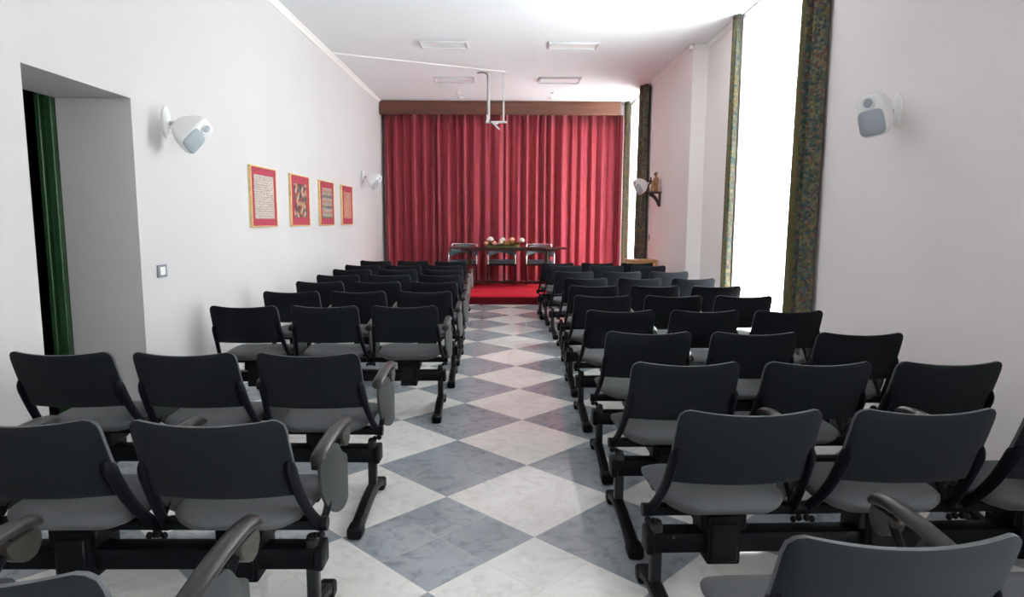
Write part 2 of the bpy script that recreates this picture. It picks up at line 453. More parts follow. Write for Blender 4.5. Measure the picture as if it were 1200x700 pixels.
def thing(name, label, cat, loc=(0, 0, 0), rotz=0.0, group=None):
    o = bpy.data.objects.new(name, None); C.objects.link(o)
    o.empty_display_size = 0.1
    o.location = loc; o.rotation_euler = (0, 0, rotz)
    return tag(o, label, cat, group)

def tag(o, label, cat, group=None):
    o['label'] = label; o['category'] = cat
    if group: o['group'] = group
    return o

def struct(name, bm, m, label, cat, smooth=False, parent=None):
    o = obj(name, bm, m, parent, smooth=smooth)
    if parent is None:
        o['kind'] = 'structure'; o['label'] = label; o['category'] = cat
    return o

# ------------------------------------------------------------------ the room
b = bmesh.new(); add_box(b, -5.4, 3.1, YF-0.2, YB+0.2, -0.12, 0.0)
struct('floor', b, M['floor'], 'grey and white marble floor laid in diagonal checkers', 'floor')
b = bmesh.new(); add_box(b, XL-0.5, XR1+0.45, YF-0.2, YB+0.2, ZC, ZC+0.15)
struct('ceiling', b, M['ceiling'], 'plain white ceiling of the long hall', 'ceiling')

DY0, DY1, DZ, DX = 3.46, 4.44, 2.19, -3.0          # door recess in the left wall
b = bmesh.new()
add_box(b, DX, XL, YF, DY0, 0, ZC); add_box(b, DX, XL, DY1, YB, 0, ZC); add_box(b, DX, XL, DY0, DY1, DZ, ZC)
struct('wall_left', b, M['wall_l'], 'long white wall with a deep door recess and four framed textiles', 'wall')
b = bmesh.new(); add_box(b, XL-0.5, XR1+0.45, YB, YB+0.2, 0, ZC)
struct('wall_back', b, M['wall'], 'white end wall behind the red stage curtain', 'wall')
b = bmesh.new(); add_box(b, XL-0.5, XR1+0.45, YF-0.2, YF, 0, ZC)
struct('wall_front', b, M['wall'], 'white end wall behind the viewpoint', 'wall')

WT, WH = 0.28, 3.66                                 # right wall thickness, height of the window openings
b = bmesh.new()
ys = YF
for k in ('rear', 'near'):
    y0, y1, xw = WIN[k]
    add_box(b, XR1, XR1+WT, ys, y0, 0, ZC); add_box(b, XR1, XR1+WT, y0, y1, WH, ZC); ys = y1
add_box(b, XR1, XR1+WT, ys, YJ, 0, ZC)
y0, y1, xw = WIN['far']
add_box(b, XR2, XR2+WT, YJ, y0, 0, ZC); add_box(b, XR2, XR2+WT, y0, y1, WH, ZC); add_box(b, XR2, XR2+WT, y1, YB, 0, ZC)
struct('wall_right', b, M['wall'], 'pale wall with tall curtained windows and a shallow step', 'wall')

def cornice(name, pts, label):
    """small cove moulding where wall meets ceiling; pts = list of (x, y, inward normal)"""
    b = bmesh.new()
    prof = [(0, 0), (0, -0.055), (0.010, -0.055), (0.018, -0.040), (0.040, -0.018), (0.055, -0.010), (0.055, 0)]
    for (xa, ya), (xb, yb), nrm in pts:
        add_loft(b, [[(x + nrm[0]*p, y + nrm[1]*p, ZC + q) for p, q in prof] for x, y in ((xa, ya), (xb, yb))])
    struct(name, b, M['trim'], label, 'moulding')
cornice('trim_1', [((XL, YF), (XL, YB-0.3), (1, 0))], 'thin cove moulding along the top of the left wall')
cornice('trim_2', [((XR1, 0.92), (XR1, 5.44), (-1, 0)), ((XR1, 7.80), (XR1, YJ), (-1, 0)), ((XR1, YJ), (XR2-0.055, YJ), (0, -1)), ((XR2, YJ-0.055), (XR2, 11.22), (-1, 0))],
        'thin cove moulding along the top of the right wall')

# windows: tall casements at the outer face of the wall
for n, k in enumerate(('near', 'far', 'rear'), 1):
    y0, y1, xw = WIN[k]; X = xw + WT - 0.10
    b = bmesh.new()
    for a0, a1, z0, z1 in ((y0, y0+0.07, 0.02, WH), (y1-0.07, y1, 0.02, WH), (y0, y1, 0.02, 0.12), (y0, y1, WH-0.08, WH), ((y0+y1)/2-0.05, (y0+y1)/2+0.05, 0.02, WH), (y0, y1, 2.6, 2.68)):
        add_box(b, X, X+0.06, a0, a1, z0, z1, 0.006, 1)
    w = struct('window_%d' % n, b, M['trim'], {'near': 'tall window behind the big sheer curtain, nearest on the right wall', 'far': 'tall window beside the stage curtain, behind a narrow sheer', 'rear': 'unseen tall window placed beside the viewpoint for side light'}[k], 'window')
    b = bmesh.new(); add_box(b, X+0.028, X+0.034, y0+0.05, y1-0.05, 0.1, WH-0.06)
    struct('window_pane', b, M['glass'], '', '', parent=w)

# door recess: green jamb posts and the unlit hall behind
b = bmesh.new()
for ya, yb in ((DY1-0.045, DY1), (DY0, DY0+0.045)):
    add_box(b, DX-0.055, DX-0.002, ya, yb, 0, DZ+0.02, 0.004, 1)
    add_box(b, DX-0.115, DX-0.085, ya+0.008, yb-0.008, 0, DZ+0.02, 0.004, 1)
    add_box(b, DX-0.12, DX-0.05, ya+0.016, yb-0.016, 0, DZ+0.02)
struct('door_1', b, M['green'], 'dark green door frame at the back of the wall recess', 'door')
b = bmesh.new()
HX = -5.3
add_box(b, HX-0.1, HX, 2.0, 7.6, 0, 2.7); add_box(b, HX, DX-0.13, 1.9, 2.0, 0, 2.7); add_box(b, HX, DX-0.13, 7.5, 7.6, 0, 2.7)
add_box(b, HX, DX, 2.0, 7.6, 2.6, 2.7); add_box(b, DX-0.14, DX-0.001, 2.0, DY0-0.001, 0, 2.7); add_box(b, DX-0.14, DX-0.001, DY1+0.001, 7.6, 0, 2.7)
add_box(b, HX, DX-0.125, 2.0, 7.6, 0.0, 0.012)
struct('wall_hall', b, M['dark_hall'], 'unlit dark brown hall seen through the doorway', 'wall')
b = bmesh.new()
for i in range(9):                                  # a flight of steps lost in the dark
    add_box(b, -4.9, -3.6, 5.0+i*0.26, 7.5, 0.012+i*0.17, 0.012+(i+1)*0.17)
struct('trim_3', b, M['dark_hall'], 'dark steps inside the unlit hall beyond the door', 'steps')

# ------------------------------------------------------------------ stage: platform, pelmet, curtains
t = thing('stage_platform', 'low stage platform covered in bright red carpet', 'platform', (0, PLAT_Y, 0))
b = bmesh.new()
top = [(0.0, PLAT_Z-0.012), (0.015, PLAT_Z)] + [(0.05+i*0.05, PLAT_Z+0.015*math.sin(i*0.05*2*PI/0.62)*math.exp(-i*0.02)) for i in range(36)] + [(YB-0.02-PLAT_Y, PLAT_Z)]
prof = top + [(YB-0.02-PLAT_Y, PLAT_Z-0.03), (0.0, PLAT_Z-0.03)]
add_prism(b, prof, 0, XL+0.06, XR2-0.22)
obj('carpet', b, M['carpet'], t)
b = bmesh.new(); add_box(b, XL+0.07, XR2-0.23, 0.012, YB-0.03-PLAT_Y, 0.0, PLAT_Z-0.031); obj('riser', b, M['riser'], t)

PZ = 3.455
b = bmesh.new()
add_box(b, XL+0.02, XR2-0.24, 12.97, 13.0, PZ, ZC-0.012, 0.005, 1)
add_box(b, XL+0.02, XL+0.05, 13.0, YB, PZ, ZC-0.012); add_box(b, XR2-0.27, XR2-0.24, 13.0, 13.18, PZ, ZC-0.012)
add_box(b, XL+0.02, XR2-0.24, 12.962, 12.972, ZC-0.035, ZC-0.012); add_box(b, XL+0.02, XR2-0.24, 12.962, 12.972, PZ, PZ+0.02)
o = obj('curtain_pelmet', b, M['pelmet']); tag(o, 'brown wooden pelmet box over the red stage curtain', 'pelmet')

def cloth(name, m, a0, a1, z0, z1, folds, amp, base, axis, seed, pinch=0.6, nz=10, per=22, thick=0.004):
    """hanging cloth from a0 to a1; axis 0: runs along X, folds in Y; axis 1: runs along Y, folds in X"""
    rnd = random.Random(seed)
    n = int(folds*per)
    w = [rnd.uniform(0.55, 1.5) for _ in range(folds)]; tot = sum(w)
    am = [rnd.uniform(0.5, 1.15) for _ in range(folds+1)]
    edges = [0]
    for q in w: edges.append(edges[-1] + q/tot)
    ph2 = [rnd.uniform(0, 6.28) for _ in range(folds+1)]
    b = bmesh.new()
    grid = []
    for j in range(nz+1):
        v = j/nz; row = []
        for i in range(n+1):
            u = i/n
            k = min(folds-1, max(0, next((q for q in range(folds) if edges[q+1] >= u), folds-1)))
            f = (u-edges[k])/(edges[k+1]-edges[k])
            A = amp*((1-f)*am[k] + f*am[k+1])*(pinch + (1-pinch)*min(1, v*3))
            off = A*math.cos(2*PI*f) + amp*0.22*math.sin(4*PI*f + ph2[k] + v*0.8) + amp*0.25*math.sin(v*2.2 + ph2[k])*math.sin(PI*f)
            sway = 0.01*math.sin(v*3.0 + ph2[k]*1.0)*math.sin(PI*u)
            a = a0 + (a1-a0)*u + sway
            z = z1 + (z0-z1)*v
            row.append(b.verts.new((a, base+off, z) if axis == 0 else (base+off, a, z)))
        grid.append(row)
    for j in range(nz):
        for i in range(n):
            b.faces.new((grid[j][i], grid[j][i+1], grid[j+1][i+1], grid[j+1][i]))
    o = obj(name, b, m, angle=80)
    if thick:
        md = o.modifiers.new('thickness', 'SOLIDIFY'); md.thickness = thick; md.offset = 0
    return o
o = cloth('stage_curtain', M['red_cloth'], XL+0.055, -0.06, PLAT_Z+0.02, PZ+0.06, 13, 0.070, 13.19, 0, 3)
tag(o, 'red stage curtain panel hanging left of the centre overlap', 'curtain', 'red stage curtain panels')
o = cloth('stage_curtain', M['red_cloth'], -0.09, XR2-0.115, PLAT_Z+0.02, PZ+0.06, 13, 0.058, 13.335, 0, 8)
tag(o, 'red stage curtain panel hanging right of the centre overlap', 'curtain', 'red stage curtain panels')

# window curtains
def window_curtain(k, near, far, X, names):
    o = cloth('window_drape', M['tapestry'], near[0], near[1], 0.02, ZC-0.004, max(2, int((near[1]-near[0])/0.10)), 0.056, X, 1, 11+len(names[0]), 0.8)
    tag(o, names[0], 'curtain', 'floral tapestry drapes at the windows')
    o = cloth('window_drape', M['tapestry'], far[0], far[1], 0.02, ZC-0.004, max(2, int((far[1]-far[0])/0.12)), 0.040, X, 1, 23+len(names[1]), 0.8)
    tag(o, names[1], 'curtain', 'floral tapestry drapes at the windows')
    y0, y1, xw = WIN[k]
    o = cloth('sheer_curtain', M['sheer'], y0+0.012, y1-0.012, 0.03, WH-0.012, 12, 0.018, xw+0.06, 1, 5, 0.9, thick=0)
    tag(o, names[2], 'curtain', 'white sheer curtains at the windows')
window_curtain('near', (5.50, 5.92), (7.56, 7.74), 2.60, ('wide floral tapestry drape at the camera side of the big window', 'narrow floral drape at the far edge of the big window', 'glowing white sheer curtain filling the big window'))
window_curtain('far', (11.30, 11.78), (12.88, 13.20), 2.36, ('floral drape behind the carved statue, near edge of far window', 'thin strip of floral drape beside the red stage curtain', 'glowing white sheer curtain between floral drapes near the stage'))
window_curtain('rear', (-1.35, -0.95), (0.45, 0.85), 2.605, ('floral drape at the rear edge of the window beside the viewpoint', 'floral drape at the front edge of the window beside the viewpoint', 'white sheer curtain over the unseen window beside the viewpoint'))  # hangings of the unseen rear window

# ------------------------------------------------------------------ beam seating
def outline_panel(b, halfw, zfun, yfun, t_mid, nu=18, nv=12):
    """padded panel: halfw(v) half width, zfun(u,v), yfun(u,v) of mid surface, thickness swelling inward"""
    def thick(u, v):
        e = min(1-abs(u), 1.0); g = min(v, 1-v)*2
        return t_mid*(0.42 + 0.58*min(1, (e/0.22))**0.5*1.0 if e < 0.22 else t_mid and 1.0) if False else t_mid*(0.45+0.55*(min(1, e/0.2)*min(1, g/0.25))**0.5)
    F, B = [], []
    for j in range(nv+1):
        v = j/nv; v = 0.5-0.5*math.cos(PI*v)
        f, bk = [], []
        for i in range(nu+1):
            u = -math.cos(PI*i/nu)
            x = u*halfw(v); z = zfun(u, v); y = yfun(u, v); t = thick(u, v)
            f.append(b.verts.new((x, y+t/2, z))); bk.append(b.verts.new((x, y-t/2, z)))
        F.append(f); B.append(bk)
    for j in range(nv):
        for i in range(nu):
            b.faces.new((F[j][i], F[j+1][i], F[j+1][i+1], F[j][i+1]))
            b.faces.new((B[j][i], B[j][i+1], B[j+1][i+1], B[j+1][i]))
    for j in range(nv):
        b.faces.new((F[j][0], B[j][0], B[j+1][0], F[j+1][0])); b.faces.new((F[j][nu], F[j+1][nu], B[j+1][nu], B[j][nu]))
    for i in range(nu):
        b.faces.new((F[0][i], F[0][i+1], B[0][i+1], B[0][i])); b.faces.new((F[nv][i], B[nv][i], B[nv][i+1], F[nv][i+1]))

BZ0, BZ1 = 0.525, 0.803          # backrest bottom and top
def back_half(v):
    w = 0.238 - 0.006*v
    r = 0.13                      # rounded top corners (share of height)
    if v > 1-r:
        q = (v-(1-r))/r
        w -= 0.034*(1-math.sqrt(max(0, 1-q*q)))
    if v < 0.06:
        w -= 0.010*(1-v/0.06)**2
    return w
def back_y(u, v):
    x = u*back_half(v)
    lean = 0.105*(1-v)**1.15
    return lean - 0.012 - 0.040*(1-(x/0.236)**2)
b = bmesh.new()
outline_panel(b, back_half, lambda u, v: BZ0 + (BZ1-BZ0)*v - 0.013*(1-(u)**2)*v, back_y, 0.030)
ME_BACK = mesh_of(b, 'backrest', angle=65); ME_BACK.materials.append(M['back_fabric']); ME_BACK.materials.append(M['seat_fabric'])
for p in ME_BACK.polygons:                       # dark shell behind, grey upholstery in front and over the rim
    if p.normal.y > -0.35: p.material_index = 1

# seat: rounded cushion, rear edge curved, underside swelling
def seat_mesh():
    b = bmesh.new()
    ny, nx = 16, 16
    def half(v):      # v 0 rear .. 1 front
        w = 0.215 + 0.018*min(1, v/0.7)
        if v < 0.30: w *= 0.48 + 0.52*math.sin(PI/2*(v/0.30))**0.8
        if v > 0.86: w *= 0.86 + 0.14*math.cos(PI/2*((v-0.86)/0.14))
        return w
    T, U = [], []
    for j in range(ny+1):
        v = 0.5-0.5*math.cos(PI*j/ny); t, un = [], []
        y = 0.085 + 0.42*v
        for i in range(nx+1):
            u = -math.cos(PI*i/nx); x = u*half(v)
            e = min(1, (1-abs(u))/0.25); g = min(1, min(v, 1-v)/0.16)
            p = (max(0, e)*max(0, g))**0.5
            top = 0.422 + 0.004*v - 0.012*max(0, (v-0.75)/0.25)**2 + 0.022*p
            bot = 0.416 + 0.002*v - 0.012*max(0, (v-0.75)/0.25)**2 - 0.040*p
            t.append(b.verts.new((x, y, top))); un.append(b.verts.new((x, y, bot)))
        T.append(t); U.append(un)
    for j in range(ny):
        for i in range(nx):
            b.faces.new((T[j][i], T[j][i+1], T[j+1][i+1], T[j+1][i])); b.faces.new((U[j][i], U[j+1][i], U[j+1][i+1], U[j][i+1]))
        b.faces.new((T[j][0], T[j+1][0], U[j+1][0], U[j][0])); b.faces.new((T[j][nx], U[j][nx], U[j+1][nx], T[j+1][nx]))
    for i in range(nx):
        b.faces.new((T[0][i], U[0][i], U[0][i+1], T[0][i+1])); b.faces.new((T[ny][i], T[ny][i+1], U[ny][i+1], U[ny][i]))
    return b
ME_SEAT = mesh_of(seat_mesh(), 'seat', angle=70); ME_SEAT.materials.append(M['seat_fabric'])

# the chair's own steelwork: cross bar, saddle clamped on the beam
b = bmesh.new()
add_box(b, -0.262, 0.262, 0.185, 0.235, 0.352, 0.388, 0.008, 2)
add_box(b, -0.20, 0.20, 0.40, 0.44, 0.352, 0.385, 0.008, 2)
for s in (-0.16, 0.16): add_box(b, s-0.018, s+0.018, 0.20, 0.43, 0.356, 0.384, 0.005, 1)
add_box(b, -0.060, 0.060, 0.160, 0.335, 0.180, 0.362, 0.008, 2)
add_box(b, -0.048, 0.048, 0.150, 0.165, 0.195, 0.335, 0.005, 1)
add_box(b, -0.082, -0.055, 0.17, 0.32, 0.300, 0.372, 0.006, 1); add_box(b, 0.055, 0.082, 0.17, 0.32, 0.300, 0.372, 0.006, 1)
for s in (-1, 1):
    add_tube(b, [(s*0.250, 0.21, 0.368), (s*0.285, 0.21, 0.368)], 0.024, 12)
    add_ball(b, (s*0.272, 0.178, 0.345), 0.013, 0.013, 0.013, 8, 6); add_ball(b, (s*0.252, 0.178, 0.340), 0.011, 0.011, 0.013, 8, 6)
ME_FRAME = mesh_of(b, 'chair', angle=40); ME_FRAME.materials.append(M['black_metal'])

# flat arm that holds the backrest: wide oval beside the back, tapering down to the cross bar
def bracket_mesh(s):
    b = bmesh.new()
    pts = smooth_path([(s*0.222, 0.024, 0.660), (s*0.226, 0.036, 0.630), (s*0.230, 0.062, 0.575), (s*0.236, 0.100, 0.505), (s*0.247, 0.152, 0.430), (s*0.260, 0.205, 0.372)], 5)
    n = len(pts)
    rad = []
    for i in range(n):
        t = i/(n-1)
        rad.append(0.008 + 0.020*math.sin(PI*min(1, (t+0.02)*1.55))**0.7 if t < 0.32 else 0.027 - 0.008*min(1, (t-0.32)/0.68))
    add_tube(b, pts, rad, 12, flat=(0.55, 1.0))
    return b
ME_BRL = mesh_of(bracket_mesh(-1), 'side_bracket', angle=50); ME_BRL.materials.append(M['black_plastic'])
ME_BRR = mesh_of(bracket_mesh(1), 'side_bracket', angle=50); ME_BRR.materials.append(M['black_plastic'])

# armrest on the right of each chair
AX = 0.276
b = bmesh.new()
pts = smooth_path([(AX-0.004, 0.150, 0.603), (AX-0.003, 0.165, 0.616), (AX, 0.21, 0.628), (AX, 0.32, 0.640), (AX, 0.44, 0.642), (AX, 0.515, 0.630), (AX, 0.535, 0.615)], 4)
n = len(pts)
rings = []
for i, p in enumerate(pts):
    t = i/(n-1); w = 0.024*(min(1, math.sin(PI*min(max(t, 0.0)*0.94+0.05, 1))*2.6))**0.5 + 0.002
    h = 0.018*(min(1, math.sin(PI*min(t*0.94+0.05, 1))*2.2))**0.5 + 0.003
    rings.append([(p.x + math.cos(2*PI*k/12)*w, p.y, p.z + math.sin(2*PI*k/12)*h*(1.0 if math.sin(2*PI*k/12) > 0 else 0.7)) for k in range(12)])
add_loft(b, rings)
ME_ARM = mesh_of(b, 'armrest', angle=60); ME_ARM.materials.append(M['arm_plastic'])
b = bmesh.new()
poly = round_poly([(0.405, 0.618), (0.520, 0.618), (0.532, 0.585), (0.510, 0.548), (0.470, 0.545), (0.425, 0.575)], 0.03)
add_prism(b, poly, 0, AX-0.016, AX+0.016, 0.004, 2)
for y, z in ((0.505, 0.592), (0.485, 0.566), (0.455, 0.590)): add_ball(b, (AX, y, z), 0.019, 0.006, 0.006, 8, 6)
ME_HINGE = mesh_of(b, 'hinge_plate', angle=40); ME_HINGE.materials.append(M['hinge_metal'])
b = bmesh.new()
pts = smooth_path([(0.262, 0.215, 0.370), (0.272, 0.25, 0.40), (AX-0.01, 0.33, 0.50), (AX-0.006, 0.42, 0.585), (AX, 0.45, 0.612)], 5)
add_tube(b, pts, 0.013, 8)
ME_ARMPOST = mesh_of(b, 'arm_support'); ME_ARMPOST.materials.append(M['black_metal'])
# folded writing tablet hanging beside the arm
b = bmesh.new()
tab = [(0.0, 0.575), (0.055, 0.612), (0.145, 0.612), (0.180, 0.560), (0.225, 0.540), (0.225, 0.365), (0.180, 0.345), (0.115, 0.358), (0.055, 0.405), (0.015, 0.470)]
mx = Matrix.Translation((AX-0.018, 0.195, 0)) @ Matrix.Rotation(math.radians(-9), 4, 'Z')
add_prism(b, round_poly(tab, 0.025), 0, 0.0, 0.014, 0.003, 2, mx)
for q in ((0.10, 0.55), (0.12, 0.515), (0.07, 0.50)):
    add_ball(b, (0.014, q[0], q[1]), 0.003, 0.004, 0.004, 8, 5, mx)
ME_TAB = mesh_of(b, 'writing_tablet', angle=35); ME_TAB.materials.append(M['tablet'])

# leg post and arched foot
b = bmesh.new()
add_box(b, -0.021, 0.021, 0.196, 0.238, 0.075, 0.315, 0.010, 3)
add_ball(b, (0, 0.217, 0.316), 0.020, 0.020, 0.014, 12, 8)
ME_LEG = mesh_of(b, 'leg'); ME_LEG.materials.append(M['grey_metal'])
b = bmesh.new()
path = smooth_path([(0, -0.155, 0.030), (0, -0.06, 0.048), (0, 0.08, 0.072), (0, 0.217, 0.080), (0, 0.30, 0.066), (0, 0.375, 0.038)], 4)
rings = []
for p in path:
    w, h = 0.027, 0.018
    rings.append([(p.x+a*w, p.y, p.z+c*h) for a, c in ((-1, -1), (1, -1), (1, 0.3), (0.6, 1), (-0.6, 1), (-1, 0.3))])
add_loft(b, rings)
add_box(b, -0.033, 0.033, -0.185, -0.095, 0.002, 0.055, 0.014, 3)
add_box(b, -0.031, 0.031, 0.335, 0.405, 0.002, 0.060, 0.014, 3)
add_ball(b, (0, -0.15, 0.007), 0.018, 0.018, 0.007, 10, 6); add_ball(b, (0, 0.37, 0.007), 0.018, 0.018, 0.007, 10, 6)
ME_FOOT = mesh_of(b, 'foot'); ME_FOOT.materials.append(M['black_metal'])

BEAMS = {}
def beam_mesh(pitch):
    if pitch not in BEAMS:
        b = bmesh.new()
        e = pitch + 0.238
        add_box(b, -e, e, 0.19, 0.27, 0.210, 0.284, 0.006, 2)
        for s in (-1, 1): add_box(b, s*(e+0.016)-0.016, s*(e+0.016)+0.016, 0.185, 0.275, 0.204, 0.290, 0.010, 2)
        me = mesh_of(b, 'beam'); me.materials.append(M['black_metal']); BEAMS[pitch] = me
    return BEAMS[pitch]

def bench(cx, y, ang, pitch, label, group):
    """three chairs bolted to one steel beam"""
    r = thing('beam_bench', label, 'seating', (cx, y, 0), ang, group)
    link('beam', beam_mesh(pitch), None, r)
    for s in (-1, 1):
        lg = link('leg', ME_LEG, None, r, (s*(pitch+0.229), 0, 0))
        link('foot', ME_FOOT, None, lg)
    for s in (-1, 0, 1):
        ch = link('chair', ME_FRAME, None, r, (s*pitch, 0, 0))
        link('seat', ME_SEAT, None, ch); link('backrest', ME_BACK, None, ch)
        link('side_bracket', ME_BRL, None, ch); link('side_bracket', ME_BRR, None, ch)
        link('armrest', ME_ARM, None, ch); link('hinge_plate', ME_HINGE, None, ch)
        link('arm_support', ME_ARMPOST, None, ch); link('writing_tablet', ME_TAB, None, ch)
    return r

LEFT = [(-0.920, 1.050, 0.0), (-0.889, 1.885, 0.0), (-0.889, 2.865, -0.012), (-0.710, 4.49, 0.025), (-0.690, 5.43, 0.030),
        (-0.705, 6.27, -0.010), (-0.730, 7.09, 0.025), (-0.770, 7.90, 0.020), (-0.815, 8.63, -0.02), (-0.825, 9.57, -0.03)]
RIGHT = [(0.765, 1.18, 0.02), (0.780, 2.00, 0.03), (0.767, 2.70, 0.02), (0.775, 3.46, -0.015), (0.770, 4.31, 0.01), (0.780, 5.17, 0.01),
         (0.815, 5.97, 0.01), (0.835, 6.76, 0.025), (0.810, 7.68, 0.03), (0.785, 8.70, 0.02), (0.735, 9.24, 0.02)]
ORD = ['nearest the camera', 'second from the camera', 'third from the camera', 'fourth from the camera', 'fifth from the camera', 'sixth from the camera',
       'seventh from the camera', 'eighth from the camera', 'ninth from the camera', 'tenth from the camera', 'eleventh from the camera']
LPOS = {0: 'cut off at the bottom corner of the picture', 2: 'standing in front of the doorway', 3: 'under the light switch, past the doorway', 9: 'closest to the stage'}
RPOS = {0: 'cut off by the bottom edge of the picture', 5: 'level with the near edge of the big window', 10: 'closest to the stage'}
for i, (c, y, a) in enumerate(LEFT):
    p = 0.555
    lab = 'black three-seat bench left of the aisle, ' + (LPOS[i] if i in LPOS else ORD[i])
    bench(c - p*math.cos(a), y - p*math.sin(a), a, p, lab, 'three-seat benches left of the aisle')
for i, (c, y, a) in enumerate(RIGHT):
    p = 0.572
    lab = 'black three-seat bench right of the aisle, ' + (RPOS[i] if i in RPOS else ORD[i])
    bench(c + p*math.cos(a), y + p*math.sin(a), a, p, lab, 'three-seat benches right of the aisle')

# ------------------------------------------------------------------ speaker's table, armchairs, flowers
TY, TZ = 12.00, 0.885
t = thing('conference_table', 'long dark red wooden table on the red stage platform', 'table', (0.036, TY+0.30, PLAT_Z+0.012))
b = bmesh.new(); add_box(b, -1.10, 1.10, -0.30, 0.30, TZ-PLAT_Z-0.028, TZ-PLAT_Z, 0.008, 2)
obj('tabletop', b, M['mahogany'], t)
b = bmesh.new(); add_box(b, -0.90, 0.90, -0.03, 0.03, TZ-PLAT_Z-0.075, TZ-PLAT_Z-0.029, 0.004, 1)
obj('rail', b, M['mahogany'], t)
b = bmesh.new(); add_box(b, -0.70, 0.70, -0.025, 0.025, 0.035, 0.075, 0.005, 1)
obj('stretcher', b, M['mahogany'], t)
for s in (-1, 1):
    b = bmesh.new()
    add_box(b, s*0.72-0.035, s*0.72+0.035, -0.05, 0.05, 0.03, TZ-PLAT_Z-0.029, 0.006, 1)
    add_box(b, s*0.72-0.03, s*0.72+0.03, -0.27, 0.27, 0.0, 0.04, 0.008, 1)
    add_box(b, s*0.72-0.03, s*0.72+0.03, -0.25, 0.25, TZ-PLAT_Z-0.06, TZ-PLAT_Z-0.029, 0.006, 1)
    obj('leg', b, M['mahogany'], t)

def armchair_meshes():
    R = {}
    # faces -Y (towards the hall); origin on the floor
    b = bmesh.new()
    for s in (-1, 1):
        pts = smooth_path([(s*0.265, -0.255, 0.40), (s*0.265, -0.255, 0.50), (s*0.265, -0.250, 0.57), (s*0.265, -0.21, 0.625), (s*0.265, 0.02, 0.632), (s*0.262, 0.20, 0.64), (s*0.255, 0.265, 0.70), (s*0.24, 0.285, 0.765)], 4)
        add_tube(b, pts, 0.0125, 10)
    add_tube(b, smooth_path([(-0.24, 0.285, 0.765), (-0.12, 0.315, 0.768), (0, 0.325, 0.769), (0.12, 0.315, 0.768), (0.24, 0.285, 0.765)], 4), 0.0125, 10)
    R['arm_frame'] = (b, M['chrome'])
    b = bmesh.new()
    for s in (-1, 1):
        add_tube(b, smooth_path([(s*0.265, 0.26, 0.013), (s*0.265, 0.0, 0.013), (s*0.265, -0.225, 0.014), (s*0.265, -0.255, 0.05), (s*0.265, -0.255, 0.40)], 4), 0.013, 10)
    add_tube(b, [(-0.265, 0.26, 0.014), (0.265, 0.26, 0.014)], 0.0125, 10)
    for y in (-0.20, 0.20): add_tube(b, [(-0.262, y, 0.385), (0.262, y, 0.385)], 0.011, 8)
    add_tube(b, [(-0.262, -0.255, 0.385), (0.262, -0.255, 0.385)], 0.011, 8)
    R['shaded_leg_frame'] = (b, M['black_metal'])  # lower chrome coloured black to stand for shade below the seat
    b = bmesh.new(); add_box(b, -0.245, 0.245, -0.25, 0.24, 0.395, 0.465, 0.03, 4); R['seat'] = (b, M['leather'])
    b = bmesh.new()
    top = [(0.255*math.sin(a), 0.02+0.285*math.cos(a)) for a in [math.radians(-92+184*k/20) for k in range(21)]]
    rows = []
    for off, z in ((-0.012, 0.53), (-0.02, 0.56), (-0.02, 0.72), (-0.012, 0.755), (0.012, 0.755), (0.02, 0.72), (0.02, 0.56), (0.012, 0.53)):
        rows.append([(x*(1+off/0.27), 0.02+(y-0.02)*(1+off/0.27), z - (0.05*(abs(x)/0.255)**2 if z > 0.6 else -0.07*(1-(abs(x)/0.255)**2)*0.9)) for x, y in top])
    ring = [[rows[k][i] for k in range(8)] for i in range(21)]
    add_loft(b, ring)
    R['backrest'] = (b, M['leather'])
    return {k: (mesh_of(v[0], k, angle=50), v[1]) for k, v in R.items()}
ACM = armchair_meshes()
for x, lab in ((-0.84, 'slate leather armchair with chrome tubes behind the left end of the table'), (-0.09, 'slate leather armchair with chrome tubes behind the flowers on the table'), (0.655, 'slate leather armchair with chrome tubes behind the right end of the table')):
    t = thing('armchair', lab, 'chair', (x, 12.70, PLAT_Z+0.012), 0.0, 'armchairs behind the stage table')
    for k in ('arm_frame', 'shaded_leg_frame', 'seat', 'backrest'):
        link(k, ACM[k][0], ACM[k][1], t)

rnd = random.Random(4)
t = thing('flower_arrangement', 'low arrangement of white and peach roses on the stage table', 'flowers', (-0.07, TY+0.14, TZ+0.0125))
b = bmesh.new()
prof = [(0.0, 0.001), (0.30, 0.001), (0.32, 0.03), (0.29, 0.03), (0.0, 0.028)]
add_prism(b, round_poly([(-0.30, -0.05), (0.30, -0.05), (0.30, 0.05), (-0.30, 0.05)], 0.04), 2, 0.0, 0.035, 0.004, 1)
obj('tray', b, M['leaf'], t)
def leaf(b, base, d, ln, w, up):
    d = Vector(d).normalized(); side = d.cross(Vector((0, 0, 1))).normalized()
    if side.length < 0.1: side = Vector((1, 0, 0))
    L, R_, mid = [], [], []
    for k in range(6):
        q = k/5; c = Vector(base) + d*ln*q + Vector((0, 0, up*ln*(q - q*q*0.9)))
        ww = w*math.sin(PI*(0.08+0.92*q)*0.98)
        L.append(b.verts.new(c - side*ww)); mid.append(b.verts.new(c - Vector((0, 0, ww*0.3)))); R_.append(b.verts.new(c + side*ww))
    for k in range(5):
        b.faces.new((L[k], mid[k], mid[k+1], L[k+1])); b.faces.new((mid[k], R_[k], R_[k+1], mid[k+1]))
b = bmesh.new()
for i in range(80):
    a = rnd.uniform(0, 2*PI)
    leaf(b, (rnd.uniform(-0.28, 0.30), rnd.uniform(-0.05, 0.05), rnd.uniform(0.02, 0.06)), (math.cos(a), math.sin(a)*0.8, rnd.uniform(0, 0.5)), rnd.uniform(0.08, 0.14), rnd.uniform(0.014, 0.026), rnd.uniform(0, 0.5))
obj('foliage', b, M['leaf'], t)
b = bmesh.new()
